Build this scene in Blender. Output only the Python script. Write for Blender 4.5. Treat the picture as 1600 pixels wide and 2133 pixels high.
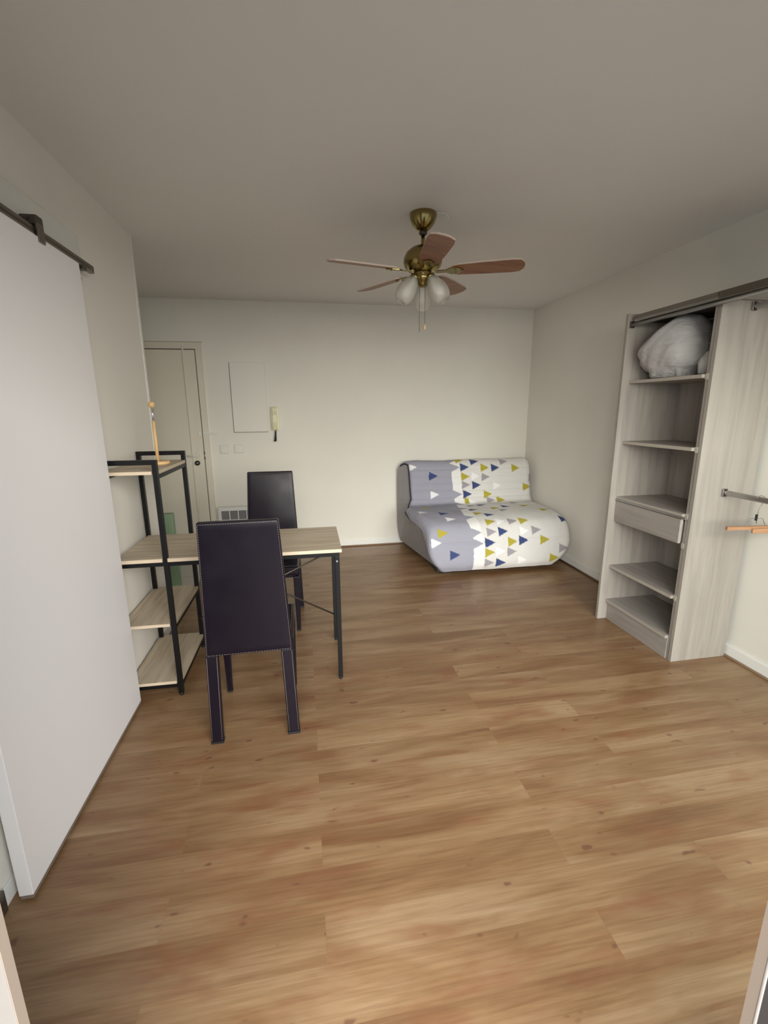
import bpy, bmesh, math, random
from mathutils import Vector, Matrix, noise

random.seed(7)
R = math.radians
scene = bpy.context.scene
COL = scene.collection
for o in list(bpy.data.objects):
    bpy.data.objects.remove(o)

# ------------------------------------------------------------------ camera
CAM_H = 1.477
pitch, yaw, roll, F = 0.22284, 0.1740, 0.007518, 942.36
sy, cy, sp, cp = math.sin(yaw), math.cos(yaw), math.sin(pitch), math.cos(pitch)
fwd = Vector((sy * cp, cy * cp, -sp))
right = Vector((cy, -sy, 0))
down = -right.cross(fwd)
cr_, sr_ = math.cos(roll), math.sin(roll)
r2 = cr_ * right + sr_ * down
d2 = -sr_ * right + cr_ * down
cam_d = bpy.data.cameras.new('camera')
cam_d.sensor_fit = 'HORIZONTAL'
cam_d.sensor_width = 36
cam_d.lens = 36 * F / 1600
cam_d.clip_start = 0.02
cam = bpy.data.objects.new('camera', cam_d)
COL.objects.link(cam)
m = Matrix((r2, -d2, -fwd)).transposed().to_4x4()
m.translation = (0, 0, CAM_H)
cam.matrix_world = m
scene.camera = cam

# ------------------------------------------------------------------ world, daylight, exposure
scene.view_settings.view_transform = 'Standard'
scene.view_settings.look = 'None'
scene.view_settings.gamma = 1
scene.view_settings.use_curve_mapping = False
scene.view_settings.exposure = -0.10
w = bpy.data.worlds.new('world')
scene.world = w
w.use_nodes = True
bg = w.node_tree.nodes['Background']
bg.inputs['Color'].default_value = (0.80, 0.90, 1.0, 1)
bg.inputs['Strength'].default_value = 1.0

def area(name, loc, rot, sx, sy_, power, color):
    l = bpy.data.lights.new(name, 'AREA')
    l.shape = 'RECTANGLE'
    l.size, l.size_y = sx, sy_
    l.energy = power
    l.color = color
    o = bpy.data.objects.new(name, l)
    COL.objects.link(o)
    o.location = loc
    o.rotation_euler = rot
    o['kind'] = 'helper'
    return o

# added area lamps standing in for facade and sky light through the open balcony doorway behind the photographer
area('daylight_facades', (0.6, -5.0, 2.9), (R(86), 0, 0), 10.0, 3.2, 2000, (1.0, 0.955, 0.865))
area('daylight_sky', (0.6, -3.2, 4.6), (R(50), 0, 0), 8.0, 3.5, 330, (0.68, 0.80, 1.0))

# ------------------------------------------------------------------ materials
def mat(name, color=(0.8, 0.8, 0.8), rough=0.6, metal=0.0, spec=0.5, coat=0.0):
    mt = bpy.data.materials.new(name)
    mt.use_nodes = True
    b = mt.node_tree.nodes['Principled BSDF']
    b.inputs['Base Color'].default_value = (*color, 1)
    b.inputs['Roughness'].default_value = rough
    b.inputs['Metallic'].default_value = metal
    b.inputs['Specular IOR Level'].default_value = spec
    b.inputs['Coat Weight'].default_value = coat
    return mt

def nd(mt, t, **kw):
    n = mt.node_tree.nodes.new(t)
    for k, v in kw.items():
        setattr(n, k, v)
    return n

def lk(mt, a, b):
    mt.node_tree.links.new(a, b)

def bsdf(mt):
    return mt.node_tree.nodes['Principled BSDF']

def coords(mt, scale=(1, 1, 1), rot=(0, 0, 0)):
    tc = nd(mt, 'ShaderNodeTexCoord')
    mp = nd(mt, 'ShaderNodeMapping')
    mp.inputs['Scale'].default_value = scale
    mp.inputs['Rotation'].default_value = rot
    lk(mt, tc.outputs['Object'], mp.inputs['Vector'])
    return mp.outputs['Vector']

def ntex(mt, vec, scale, detail=4, rough=0.55, dist=0.0):
    n = nd(mt, 'ShaderNodeTexNoise')
    n.inputs['Scale'].default_value = scale
    n.inputs['Detail'].default_value = detail
    n.inputs['Roughness'].default_value = rough
    n.inputs['Distortion'].default_value = dist
    lk(mt, vec, n.inputs['Vector'])
    return n.outputs['Fac']

def ramp(mt, fac, stops):
    r = nd(mt, 'ShaderNodeValToRGB')
    cr = r.color_ramp
    while len(cr.elements) < len(stops):
        cr.elements.new(0.5)
    for e, (p, c) in zip(cr.elements, stops):
        e.position = p
        e.color = (*c, 1) if len(c) == 3 else c
    lk(mt, fac, r.inputs['Fac'])
    return r.outputs['Color']

def mixc(mt, a, b, fac, mode='MIX'):
    n = nd(mt, 'ShaderNodeMix', data_type='RGBA', blend_type=mode)
    for s, v in ((n.inputs[0], fac), (n.inputs[6], a), (n.inputs[7], b)):
        if hasattr(v, 'is_linked'):
            lk(mt, v, s)
        elif isinstance(v, (int, float)):
            s.default_value = v
        else:
            s.default_value = (*v, 1)
    return n.outputs[2]

def bump(mt, fac, strength=0.2, dist=0.01):
    b = nd(mt, 'ShaderNodeBump')
    b.inputs['Strength'].default_value = strength
    b.inputs['Distance'].default_value = dist
    lk(mt, fac, b.inputs['Height'])
    lk(mt, b.outputs['Normal'], bsdf(mt).inputs['Normal'])

def srgb(r, g, b):
    f = lambda c: (c / 255 / 12.92) if c / 255 <= 0.04045 else ((c / 255 + 0.055) / 1.055) ** 2.4
    return (f(r), f(g), f(b))

def plaster(name, color, mottled=0.04):
    mt = mat(name, color, 0.75, spec=0.3)
    v = coords(mt)
    f = ntex(mt, v, 1.6, 3)
    dark = tuple(c * (1 - mottled) for c in color)
    lk(mt, ramp(mt, f, [(0.3, dark), (0.7, color)]), bsdf(mt).inputs['Base Color'])
    bump(mt, ntex(mt, v, 160, 3), 0.08, 0.002)
    return mt

M = {}
M['wall'] = plaster('wall_paint', (0.80, 0.778, 0.715))
M['ceiling'] = plaster('ceiling_paint', (0.78, 0.755, 0.72), 0.02)
M['white_paint'] = mat('white_lacquer', (0.80, 0.79, 0.76), 0.4)
M['door_white'] = mat('sliding_door_white', (0.80, 0.79, 0.80), 0.5)
M['entry_door'] = mat('entry_door_cream', (0.72, 0.68, 0.58), 0.45)
M['gap'] = mat('gap_and_shade', (0.06, 0.05, 0.04), 0.8)
M['plastic_white'] = mat('white_plastic', (0.80, 0.80, 0.77), 0.35)
M['switch'] = mat('switch_plastic', (0.76, 0.75, 0.69), 0.4)
M['plastic_cream'] = mat('cream_plastic', (0.76, 0.72, 0.50), 0.35)
M['black_plastic'] = mat('black_plastic', (0.012, 0.012, 0.013), 0.4)
M['black_metal'] = mat('black_powder_coat', (0.005, 0.005, 0.006), 0.42, spec=0.25)
M['grey_metal'] = mat('grey_brown_metal', (0.20, 0.18, 0.16), 0.35, 0.9)
M['dark_metal'] = mat('dark_bronze_metal', (0.10, 0.085, 0.07), 0.4, 0.8)
M['alu'] = mat('brushed_aluminium', (0.42, 0.41, 0.40), 0.32, 0.95)
M['alu_dark'] = mat('dull_aluminium', (0.27, 0.25, 0.23), 0.4, 0.9)
M['chrome'] = mat('chrome', (0.85, 0.85, 0.87), 0.10, 1.0)
M['brass'] = mat('polished_brass', (0.30, 0.235, 0.09), 0.2, 1.0)
M['green'] = mat('green_panel', (0.22, 0.32, 0.20), 0.55)
M['door_gap_shade'] = mat('door_gap_shade', (0.20, 0.16, 0.125), 0.6)
M['line_soft'] = mat('soft_line', (0.42, 0.38, 0.31), 0.7)
M['grille_dark'] = mat('grille_dark', (0.16, 0.16, 0.17), 0.6)
M['blade_edge'] = mat('blade_edge_pale', (0.62, 0.50, 0.42), 0.5)
M['bulb'] = mat('bulb_white', (0.90, 0.90, 0.90), 0.3)
M['frame_trim'] = mat('frame_trim', (0.62, 0.58, 0.54), 0.6)
M['frame_dark'] = mat('frame_dark_grey', (0.09, 0.08, 0.08), 0.7)
M['beige'] = mat('beige_frame', (0.40, 0.325, 0.265), 0.5)

# frosted glass of the tulip shades
fg = mat('frosted_glass', (0.92, 0.91, 0.86), 0.34)
bsdf(fg).inputs['Transmission Weight'].default_value = 0.82
bsdf(fg).inputs['IOR'].default_value = 1.12
M['frosted'] = fg

pane = bpy.data.materials.new('window_glass')
pane.use_nodes = True
pt = pane.node_tree
pt.nodes.remove(pt.nodes['Principled BSDF'])
t_, g_, x_ = (pt.nodes.new(k) for k in ('ShaderNodeBsdfTransparent', 'ShaderNodeBsdfGlossy', 'ShaderNodeMixShader'))
g_.inputs['Roughness'].default_value = 0.02
x_.inputs[0].default_value = 0.07
t_.inputs['Color'].default_value = (0.94, 0.96, 0.95, 1)
pt.links.new(t_.outputs[0], x_.inputs[1]); pt.links.new(g_.outputs[0], x_.inputs[2])
pt.links.new(x_.outputs[0], pt.nodes['Material Output'].inputs['Surface'])
M['pane'] = pane

# laminate floor: boards run along x
fl = mat('oak_laminate', (0.4, 0.25, 0.12), 0.34, spec=0.5)
tc = nd(fl, 'ShaderNodeTexCoord')
br = nd(fl, 'ShaderNodeTexBrick')
br.offset = 0.37
br.inputs['Scale'].default_value = 1.0
br.inputs['Brick Width'].default_value = 1.28
br.inputs['Row Height'].default_value = 0.135
br.inputs['Mortar Size'].default_value = 0.0006
br.inputs['Mortar Smooth'].default_value = 0.3
br.inputs['Color1'].default_value = (0, 0, 0, 1)
br.inputs['Color2'].default_value = (1, 1, 1, 1)
br.inputs['Mortar'].default_value = (0.5, 0.5, 0.5, 1)
lk(fl, tc.outputs['Object'], br.inputs['Vector'])
# every board shifts the grain lookup so that neighbours differ
sep = nd(fl, 'ShaderNodeSeparateXYZ')
lk(fl, tc.outputs['Object'], sep.inputs[0])
def math_(mt, op, a, b=None, c=None):
    n = nd(mt, 'ShaderNodeMath', operation=op)
    for i, v in enumerate((a, b, c)):
        if v is None:
            continue
        if hasattr(v, 'is_linked'):
            lk(mt, v, n.inputs[i])
        else:
            n.inputs[i].default_value = v
    return n.outputs[0]
shift = math_(fl, 'MULTIPLY', br.outputs['Color'], 7.3)
cmb = nd(fl, 'ShaderNodeCombineXYZ')
lk(fl, math_(fl, 'ADD', sep.outputs['X'], shift), cmb.inputs['X'])
lk(fl, sep.outputs['Y'], cmb.inputs['Y'])
lk(fl, shift, cmb.inputs['Z'])
def scaled(mt, vec, s):
    mp = nd(mt, 'ShaderNodeMapping')
    mp.inputs['Scale'].default_value = s
    lk(mt, vec, mp.inputs['Vector'])
    return mp.outputs['Vector']
g1 = ntex(fl, scaled(fl, cmb.outputs[0], (0.9, 5.0, 1)), 1.3, 4, 0.55, 0.8)       # broad cathedral bands
g2 = ntex(fl, scaled(fl, cmb.outputs[0], (2.2, 60, 1)), 2.0, 5, 0.6, 0.3)         # fine grain
g3 = ntex(fl, scaled(fl, cmb.outputs[0], (1.7, 6.0, 1)), 1.9, 3, 0.55, 0.25)        # reddish knot clouds
g4 = ntex(fl, scaled(fl, cmb.outputs[0], (7, 14, 1)), 2.0, 1, 0.5, 0.2)           # small dark knots
base = ramp(fl, g1, [(0.30, (0.185, 0.096, 0.045)), (0.45, (0.243, 0.141, 0.068)), (0.58, (0.296, 0.187, 0.099)), (0.75, (0.342, 0.232, 0.134))])
base = mixc(fl, base, ramp(fl, g2, [(0.28, (0.76, 0.72, 0.69)), (0.64, (1.08, 1.08, 1.08))]), 0.9, 'MULTIPLY')
base = mixc(fl, base, (0.20, 0.080, 0.038), math_(fl, 'MULTIPLY', ramp(fl, g3, [(0.52, (0, 0, 0)), (0.72, (1, 1, 1))]), 0.65))
base = mixc(fl, base, (0.13, 0.055, 0.035), math_(fl, 'MULTIPLY', ramp(fl, g4, [(0.72, (0, 0, 0)), (0.78, (1, 1, 1))]), 0.7))
base = mixc(fl, base, ramp(fl, br.outputs['Color'], [(0.0, (0.93, 0.92, 0.91)), (1.0, (1.04, 1.04, 1.03))]), 1.0, 'MULTIPLY')
base = mixc(fl, base, (0.20, 0.12, 0.065), math_(fl, 'MULTIPLY', br.outputs['Fac'], 0.35))
lk(fl, base, bsdf(fl).inputs['Base Color'])
lk(fl, ramp(fl, g2, [(0.2, (0.30,) * 3), (0.8, (0.42,) * 3)]), bsdf(fl).inputs['Roughness'])
M['floor'] = fl

def wood(name, c_dark, c_mid, c_light, axis='x', rough=0.5, stretch=14, scale=2.5):
    mt = mat(name, c_mid, rough, spec=0.35)
    s = {'x': (1, stretch, stretch), 'y': (stretch, 1, stretch), 'z': (stretch, stretch, 1)}[axis]
    v = coords(mt, s)
    f = ntex(mt, v, scale, 5, 0.6, 0.4)
    lk(mt, ramp(mt, f, [(0.30, c_dark), (0.5, c_mid), (0.70, c_light)]), bsdf(mt).inputs['Base Color'])
    return mt

M['desk_wood'] = wood('desk_oak', (0.38, 0.305, 0.215), (0.53, 0.44, 0.325), (0.60, 0.515, 0.40), 'x')
M['shelf_wood'] = wood('shelf_oak', (0.38, 0.305, 0.215), (0.53, 0.44, 0.325), (0.60, 0.515, 0.40), 'y')
M['desk_edge'] = mat('pale_wood_edge', (0.62, 0.51, 0.38), 0.5)
M['ward_v'] = wood('wardrobe_grey_oak', (0.285, 0.256, 0.228), (0.348, 0.315, 0.283), (0.388, 0.354, 0.317), 'z', 0.55, 16, 1.5)
M['ward_h'] = wood('wardrobe_grey_oak_shelf', (0.28, 0.25, 0.225), (0.345, 0.31, 0.285), (0.39, 0.355, 0.325), 'y', 0.55, 16, 1.5)
M['ward_edge'] = mat('wardrobe_edge_band', (0.44, 0.40, 0.345), 0.5)
M['beech'] = wood('beech_wood', (0.60, 0.39, 0.18), (0.70, 0.47, 0.23), (0.75, 0.52, 0.27), 'z', 0.45, 10, 4)
M['hanger_wood'] = wood('hanger_wood', (0.34, 0.17, 0.085), (0.42, 0.225, 0.12), (0.48, 0.275, 0.155), 'x', 0.45, 10, 4)
M['blade'] = wood('fan_blade_mahogany', (0.14, 0.046, 0.014), (0.225, 0.085, 0.028), (0.29, 0.12, 0.045), 'x', 0.4, 10, 3)

lt = mat('brown_black_leather', (0.0075, 0.0052, 0.0105), 0.36, spec=0.24)
v = coords(lt)
vo = nd(lt, 'ShaderNodeTexVoronoi')
vo.inputs['Scale'].default_value = 260
lk(lt, v, vo.inputs['Vector'])
bump(lt, vo.outputs['Distance'], 0.10, 0.001)
lk(lt, ramp(lt, ntex(lt, v, 9, 3), [(0.3, (0.28,) * 3), (0.7, (0.42,) * 3)]), bsdf(lt).inputs['Roughness'])
M['leather'] = lt
M['stitch'] = mat('stitch_thread', (0.17, 0.145, 0.14), 0.8)

cl = mat('sofa_cover_print', (0.8, 0.8, 0.8), 0.85, spec=0.2)
at = nd(cl, 'ShaderNodeVertexColor', layer_name='print')
lk(cl, at.outputs['Color'], bsdf(cl).inputs['Base Color'])
bump(cl, ntex(cl, coords(cl), 7, 4, 0.6, 0.8), 0.5, 0.02)
M['cover'] = cl
gs = mat('sofa_side_fabric', (0.33, 0.32, 0.33), 0.85, spec=0.2)
bump(gs, ntex(gs, coords(gs), 9, 4, 0.6, 0.8), 0.5, 0.02)
M['gusset'] = gs
M['piping'] = mat('dark_piping', (0.018, 0.02, 0.04), 0.7)
dv = mat('grey_duvet_cotton', (0.50, 0.485, 0.48), 0.9, spec=0.15)
bump(dv, ntex(dv, coords(dv, (1, 1, 2.5)), 9, 5, 0.6, 1.2), 0.6, 0.02)
M['duvet'] = dv

tl = mat('pale_floor_tile', (0.55, 0.54, 0.50), 0.4)
tb = nd(tl, 'ShaderNodeTexBrick')
tb.offset = 0
tb.inputs['Scale'].default_value = 1
tb.inputs['Brick Width'].default_value = 0.33
tb.inputs['Row Height'].default_value = 0.33
tb.inputs['Mortar Size'].default_value = 0.004
tb.inputs['Color1'].default_value = (0.56, 0.55, 0.50, 1)
tb.inputs['Color2'].default_value = (0.53, 0.52, 0.48, 1)
tb.inputs['Mortar'].default_value = (0.33, 0.32, 0.28, 1)
lk(tl, coords(tl), tb.inputs['Vector'])
lk(tl, tb.outputs['Color'], bsdf(tl).inputs['Base Color'])
M['tile'] = tl

# ------------------------------------------------------------------ mesh helpers
class MB:
    """collects shapes and links them as ONE mesh object"""
    def __init__(self):
        self.bm = bmesh.new()
        self.mats = []

    def mi(self, m):
        if m not in self.mats:
            self.mats.append(m)
        return self.mats.index(m)

    def _tag(self, faces, m, smooth=False):
        i = self.mi(m)
        for f in faces:
            f.material_index = i
            f.smooth = smooth

    def box(self, lo, hi, m, bev=0.0, rot=None, seg=2):
        lo, hi = Vector(lo), Vector(hi)
        before = set(self.bm.faces)
        r = bmesh.ops.create_cube(self.bm, size=1)
        vs = r['verts']
        c, s = (lo + hi) / 2, hi - lo
        for v in vs:
            v.co = Vector((v.co.x * s.x, v.co.y * s.y, v.co.z * s.z)) + c
        if bev:
            es = set(e for v in vs for e in v.link_edges)
            bmesh.ops.bevel(self.bm, geom=list(es), offset=bev, segments=seg, profile=0.6, affect='EDGES')
        fs = [f for f in self.bm.faces if f not in before]
        if rot is not None:
            for v in set(v for f in fs for v in f.verts):
                v.co = rot @ v.co
        self._tag(fs, m)
        return self

    def tube(self, pts, r, m, n=10, cap=True):
        pts = [Vector(p) for p in pts]
        rs = r if isinstance(r, (list, tuple)) else [r] * len(pts)
        rings = []
        prev = None
        for i, p in enumerate(pts):
            t = (pts[min(i + 1, len(pts) - 1)] - pts[max(i - 1, 0)]).normalized()
            if prev is None:
                a = t.orthogonal().normalized()
            else:
                a = (prev - t * prev.dot(t)).normalized()
            prev = a
            b = t.cross(a)
            rings.append([self.bm.verts.new(p + rs[i] * (math.cos(2 * math.pi * k / n) * a + math.sin(2 * math.pi * k / n) * b)) for k in range(n)])
        fs = []
        for q in range(len(rings) - 1):
            for k in range(n):
                fs.append(self.bm.faces.new((rings[q][k], rings[q][(k + 1) % n], rings[q + 1][(k + 1) % n], rings[q + 1][k])))
        self._tag(fs, m, True)
        if cap:
            self._tag([self.bm.faces.new(rings[0][::-1]), self.bm.faces.new(rings[-1])], m)
        return self

    def bar(self, a, b, wx, wy, m, up=(0, 0, 1)):
        """square-section bar from a to b"""
        a, b, up = Vector(a), Vector(b), Vector(up)
        t = (b - a).normalized()
        s = t.cross(up)
        if s.length < 1e-4:
            s = t.cross(Vector((0, 1, 0)))
        s.normalize()
        u = s.cross(t)
        vs = []
        for p in (a, b):
            for i, j in ((-1, -1), (1, -1), (1, 1), (-1, 1)):
                vs.append(self.bm.verts.new(p + s * i * wx / 2 + u * j * wy / 2))
        fs = [self.bm.faces.new([vs[i] for i in q]) for q in ((3, 2, 1, 0), (4, 5, 6, 7), (0, 1, 5, 4), (1, 2, 6, 5), (2, 3, 7, 6), (3, 0, 4, 7))]
        self._tag(fs, m)
        return self

    def lathe(self, prof, m, n=28, base=(0, 0, 0), axis=None, smooth=True):
        """prof: (radius, height) pairs turned about z, then placed with axis at base"""
        rot = Matrix.Identity(3)
        if axis is not None:
            rot = Vector((0, 0, 1)).rotation_difference(Vector(axis)).to_matrix()
        base = Vector(base)
        rings = []
        for r, z in prof:
            if r < 1e-6:
                rings.append([self.bm.verts.new(base + rot @ Vector((0, 0, z)))])
            else:
                rings.append([self.bm.verts.new(base + rot @ Vector((r * math.cos(2 * math.pi * k / n), r * math.sin(2 * math.pi * k / n), z))) for k in range(n)])
        fs = []
        for a, b in zip(rings, rings[1:]):
            for k in range(n):
                q = [a[k % len(a)], a[(k + 1) % len(a)], b[(k + 1) % len(b)], b[k % len(b)]]
                q = list(dict.fromkeys(q))
                if len(q) >= 3:
                    fs.append(self.bm.faces.new(q))
        self._tag(fs, m, smooth)
        return self

    def prism(self, outline, z0, z1, m, xf=None, m_side=None):
        """outline in xy extruded in z"""
        xf = xf or (lambda p: p)
        lo = [self.bm.verts.new(xf(Vector((x, y, z0)))) for x, y in outline]
        hi = [self.bm.verts.new(xf(Vector((x, y, z1)))) for x, y in outline]
        n = len(outline)
        self._tag([self.bm.faces.new(lo[::-1]), self.bm.faces.new(hi)], m)
        self._tag([self.bm.faces.new((lo[k], lo[(k + 1) % n], hi[(k + 1) % n], hi[k])) for k in range(n)], m_side or m)
        return self

    def build(self, name, parent=None, origin=None):
        me = bpy.data.meshes.new(name)
        if origin is not None:
            for v in self.bm.verts:
                v.co -= Vector(origin)
        bmesh.ops.recalc_face_normals(self.bm, faces=self.bm.faces)
        self.bm.to_mesh(me)
        self.bm.free()
        for m in self.mats:
            me.materials.append(m)
        o = bpy.data.objects.new(name, me)
        COL.objects.link(o)
        if origin is not None:
            o.location = origin
        if parent is not None:
            o.parent = parent
        return o

def tag(o, label, cat, group=None):
    o['label'] = label
    o['category'] = cat
    if group:
        o['group'] = group
    return o

def thing(name, label, cat, loc=(0, 0, 0), rotz=0.0, group=None):
    o = bpy.data.objects.new(name, None)
    o.empty_display_size = 0.1
    COL.objects.link(o)
    o.location = loc
    o.rotation_euler = (0, 0, rotz)
    return tag(o, label, cat, group)

def struct(o):
    o['kind'] = 'structure'
    return o

def copy_tree(o, parent=None):
    c = o.copy()
    COL.objects.link(c)
    if parent is not None:
        c.parent = parent
    for ch in [x for x in bpy.data.objects if x.parent is o]:
        copy_tree(ch, c)
    return c

def catmull(P, n=8):
    P = [Vector(p) for p in P]
    P = [2 * P[0] - P[1]] + P + [2 * P[-1] - P[-2]]
    out = []
    for i in range(1, len(P) - 2):
        a, b, c, d = P[i - 1:i + 3]
        for k in range(n):
            t = k / n
            out.append(0.5 * (2 * b + (c - a) * t + (2 * a - 5 * b + 4 * c - d) * t * t + (3 * b - a - 3 * c + d) * t ** 3))
    out.append(P[-2])
    return out

# ------------------------------------------------------------------ room
XL, XR, YB, YF, H = -0.962, 2.485, 4.815, 0.50, 2.5
Y_CORNER = 3.22           # the left wall stops here, the entry recess lies beyond
XE = -2.05                # far side of the entry recess
struct(MB().box((XL - 0.12, YF - 0.3, -0.06), (XR + 0.1, YB + 0.1, 0), M['floor']).build('floor'))
struct(MB().box((XE - 0.1, Y_CORNER - 0.1, -0.05), (XL - 0.0, YB + 0.1, 0.004), M['tile']).build('floor_entry', origin=(XL, 4.146, 0)))
struct(MB().box((XE - 0.1, YF - 0.3, H), (XR + 0.1, YB + 0.1, H + 0.1), M['ceiling']).build('ceiling'))
struct(MB().box((XE - 0.1, YB, 0), (XR + 0.1, YB + 0.1, H), M['wall']).build('wall_back'))
struct(MB().box((XR, YF - 0.3, 0), (XR + 0.1, YB, H), M['wall']).build('wall_right'))
wl = MB()
wl.box((XL - 0.1, 1.20, 0), (XL, Y_CORNER, H), M['wall'])
wl.box((XL - 0.1, YF - 0.1, 2.06), (XL, 1.20, H), M['wall'])
wl.box((XL - 0.1, YF - 0.1, 0), (XL, 0.60, 2.06), M['wall'])
struct(wl.build('wall_left'))
struct(MB().box((XL - 1.4, YF - 0.1, 0), (XL - 1.3, 3.12, H), M['wall']).build('wall_bathroom'))
struct(MB().box((XE - 0.1, Y_CORNER - 0.1, 0), (XL - 0.1, Y_CORNER, H), M['wall']).build('wall_recess'))
struct(MB().box((XE - 0.1, Y_CORNER, 0), (XE, YB, H), M['wall']).build('wall_entry'))
struct(MB().box((XL - 1.4, YF - 0.3, -0.06), (XL - 0.12, Y_CORNER - 0.1, 0), M['tile']).build('floor_bathroom'))
# front wall with the balcony doorway the photograph is taken through
JL, JR = -0.383, 0.770
wf = MB()
wf.box((XL - 1.4, YF - 0.24, 0), (JL - 0.10, YF, H), M['wall'])
wf.box((2.30, YF - 0.24, 0), (XR + 0.1, YF, H), M['wall'])
wf.box((JL - 0.10, YF - 0.24, 2.12), (2.30, YF, H), M['wall'])
struct(wf.build('wall_front'))
fr = MB()
fr.box((JL - 0.10, YF - 0.016, 0), (JL, YF, 2.12), M['beige'])
fr.box((JL - 0.10, YF - 0.24, 0), (JL - 0.001, YF - 0.0165, 2.12), M['frame_trim'])
fr.box((JR, YF - 0.019, 0), (JR + 0.08, YF, 2.12), M['beige'])
fr.box((JL, YF - 0.12, 2.06), (2.30, YF, 2.12), M['beige'])
jr = fr.build('door_3')
struct(jr)
wn = MB()
wn.box((JR, YF - 0.20, 0), (JR + 0.08, YF - 0.026, 2.06), M['frame_dark'])
wn.box((JR + 0.08, YF - 0.06, 0), (2.30, YF - 0.012, 0.06), M['frame_dark'])
wn.box((2.24, YF - 0.06, 0), (2.30, YF - 0.012, 2.06), M['frame_dark'])
wn_o = struct(wn.build('window_1'))
MB().box((JR + 0.08, YF - 0.039, 0.06), (2.24, YF - 0.033, 2.06), M['pane']).build('pane', wn_o)
sl = MB().box((JR - 0.001, YF - 0.0255, 0), (JR + 0.06, YF - 0.0195, 2.06), M['frame_trim'], 0.002)
sl.build('seal_strip', jr)
struct(jr)

# corner bead, bright edge of the left wall
struct(MB().box((XL - 0.103, Y_CORNER - 0.028, 0), (XL + 0.003, Y_CORNER + 0.003, H), M['plastic_white'], 0.001).build('trim_1'))

def skirting(name, lo, hi):
    return struct(MB().box(lo, hi, M['plastic_white'], 0.003).build(name))
skirting('baseboard_back', (-0.90, YB - 0.012, 0.0), (XR - 0.013, YB, 0.072))
skirting('baseboard_right', (XR - 0.012, YF, 0.0), (XR, YB - 0.013, 0.072))
skirting('baseboard_left', (XL, 1.24, 0.0), (XL + 0.007, Y_CORNER - 0.03, 0.065))
def bead(name, a, b):
    return struct(MB().tube([a, b], 0.008, M['floor_bead'], 8).build(name))
M['floor_bead'] = mat('wood_bead', (0.20, 0.125, 0.075), 0.5)
bead('trim_2', (-0.9, YB - 0.018, 0.006), (XR - 0.02, YB - 0.018, 0.006))
bead('trim_3', (XR - 0.018, YF, 0.006), (XR - 0.018, YB - 0.02, 0.006))
# white lining of the doorway behind the sliding door
df = MB()
df.box((XL - 0.105, 1.150, 0), (XL + 0.012, 1.225, 2.10), M['white_paint'], 0.003)
df.box((XL - 0.105, 0.58, 2.06), (XL + 0.012, 1.150, 2.12), M['white_paint'], 0.003)
df.box((XL - 0.105, 0.56, 0), (XL + 0.012, 0.62, 2.10), M['white_paint'], 0.003)
struct(df.build('trim_4'))
struct(MB().box((XL - 0.003, 1.225, 0), (XL + 0.014, 1.262, 0.075), M['grey_metal'], 0.002).build('trim_5'))

# ------------------------------------------------------------------ entry door on the back wall
xd1 = -0.984
xd0 = xd1 - 0.83
dr = MB()
dr.box((xd0, YB - 0.022, 0.008), (xd1, YB - 0.001, 2.045), M['entry_door'], 0.002)
door = struct(dr.build('door_1'))
g = MB()
g.box((xd1 + 0.0, YB - 0.012, 0), (xd1 + 0.008, YB - 0.001, 2.052), M['gap'])
g.box((xd0, YB - 0.012, 2.045), (xd1 + 0.008, YB - 0.001, 2.053), M['gap'])
g.build('door_gap', door)
f = MB()
f.box((xd1 + 0.008, YB - 0.024, 0), (xd1 + 0.062, YB, 2.0525), M['entry_door'])
f.box((xd0 - 0.06, YB - 0.024, 2.053), (xd1 + 0.062, YB, 2.112), M['entry_door'])
f.box((xd0 - 0.07, YB - 0.012, 2.1125), (xd1 + 0.07, YB, 2.119), M['line_soft'])
f.build('door_frame', door)
MB().box((-1.095, YB - 0.034, 0.02), (-1.081, YB - 0.022, 2.075), M['entry_door'], 0.002).box((-1.0985, YB - 0.026, 0.02), (-1.0945, YB - 0.022, 2.075), M['line_soft']).build('lock_rod', door)  # darker strip beside the rod paints its shadow line
hn = MB()
hn.tube([(-1.03, YB - 0.022, 1.040), (-1.03, YB - 0.060, 1.040), (-1.045, YB - 0.066, 1.040), (-1.13, YB - 0.066, 1.042)], 0.008, M['white_paint'], 10)
hn.box((-1.055, YB - 0.028, 0.93), (-1.012, YB - 0.021, 1.09), M['entry_door'], 0.003)
hn.build('door_handle', door)
lkq = MB()
lkq.lathe([(0, 0), (0.024, 0), (0.024, 0.018), (0.012, 0.024), (0, 0.024)], M['black_plastic'], 20, (-1.05, YB - 0.028, 0.968), (0, -1, 0))
lkq.box((-1.058, YB - 0.056, 0.962), (-1.042, YB - 0.050, 0.974), M['chrome'], 0.002)
lkq.build('lock_cylinder', door)
for z in (1.065, 1.015):
    MB().box((xd1 + 0.001, YB - 0.026, z - 0.014), (xd1 + 0.012, YB - 0.020, z + 0.014), M['dark_metal']).build('lock_keep', door)
ch = MB()
ch.box((-1.018, YB - 0.034, 1.247), (-0.996, YB - 0.022, 1.277), M['plastic_white'], 0.003)
ch.box((-0.975, YB - 0.040, 1.252), (-0.848, YB - 0.0015, 1.268), M['plastic_white'], 0.004)
ch.build('door_bolt', door)

# ------------------------------------------------------------------ things on the back wall
pn = thing('electrical_panel', 'flat white electrical cupboard door set in the back wall', 'electrical panel', (-0.512, YB, 1.262))
MB().box((-0.168, -0.010, 0), (0.168, 0.0, 0.672), M['gap']).build('panel_shadow_gap', pn)  # dark box behind the door, painted as the shadow around its edge
MB().box((-0.164, -0.018, 0.004), (0.170, -0.004, 0.674), mat('panel_paint', (0.765, 0.745, 0.685), 0.5), 0.002).build('panel_door', pn)

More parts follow.
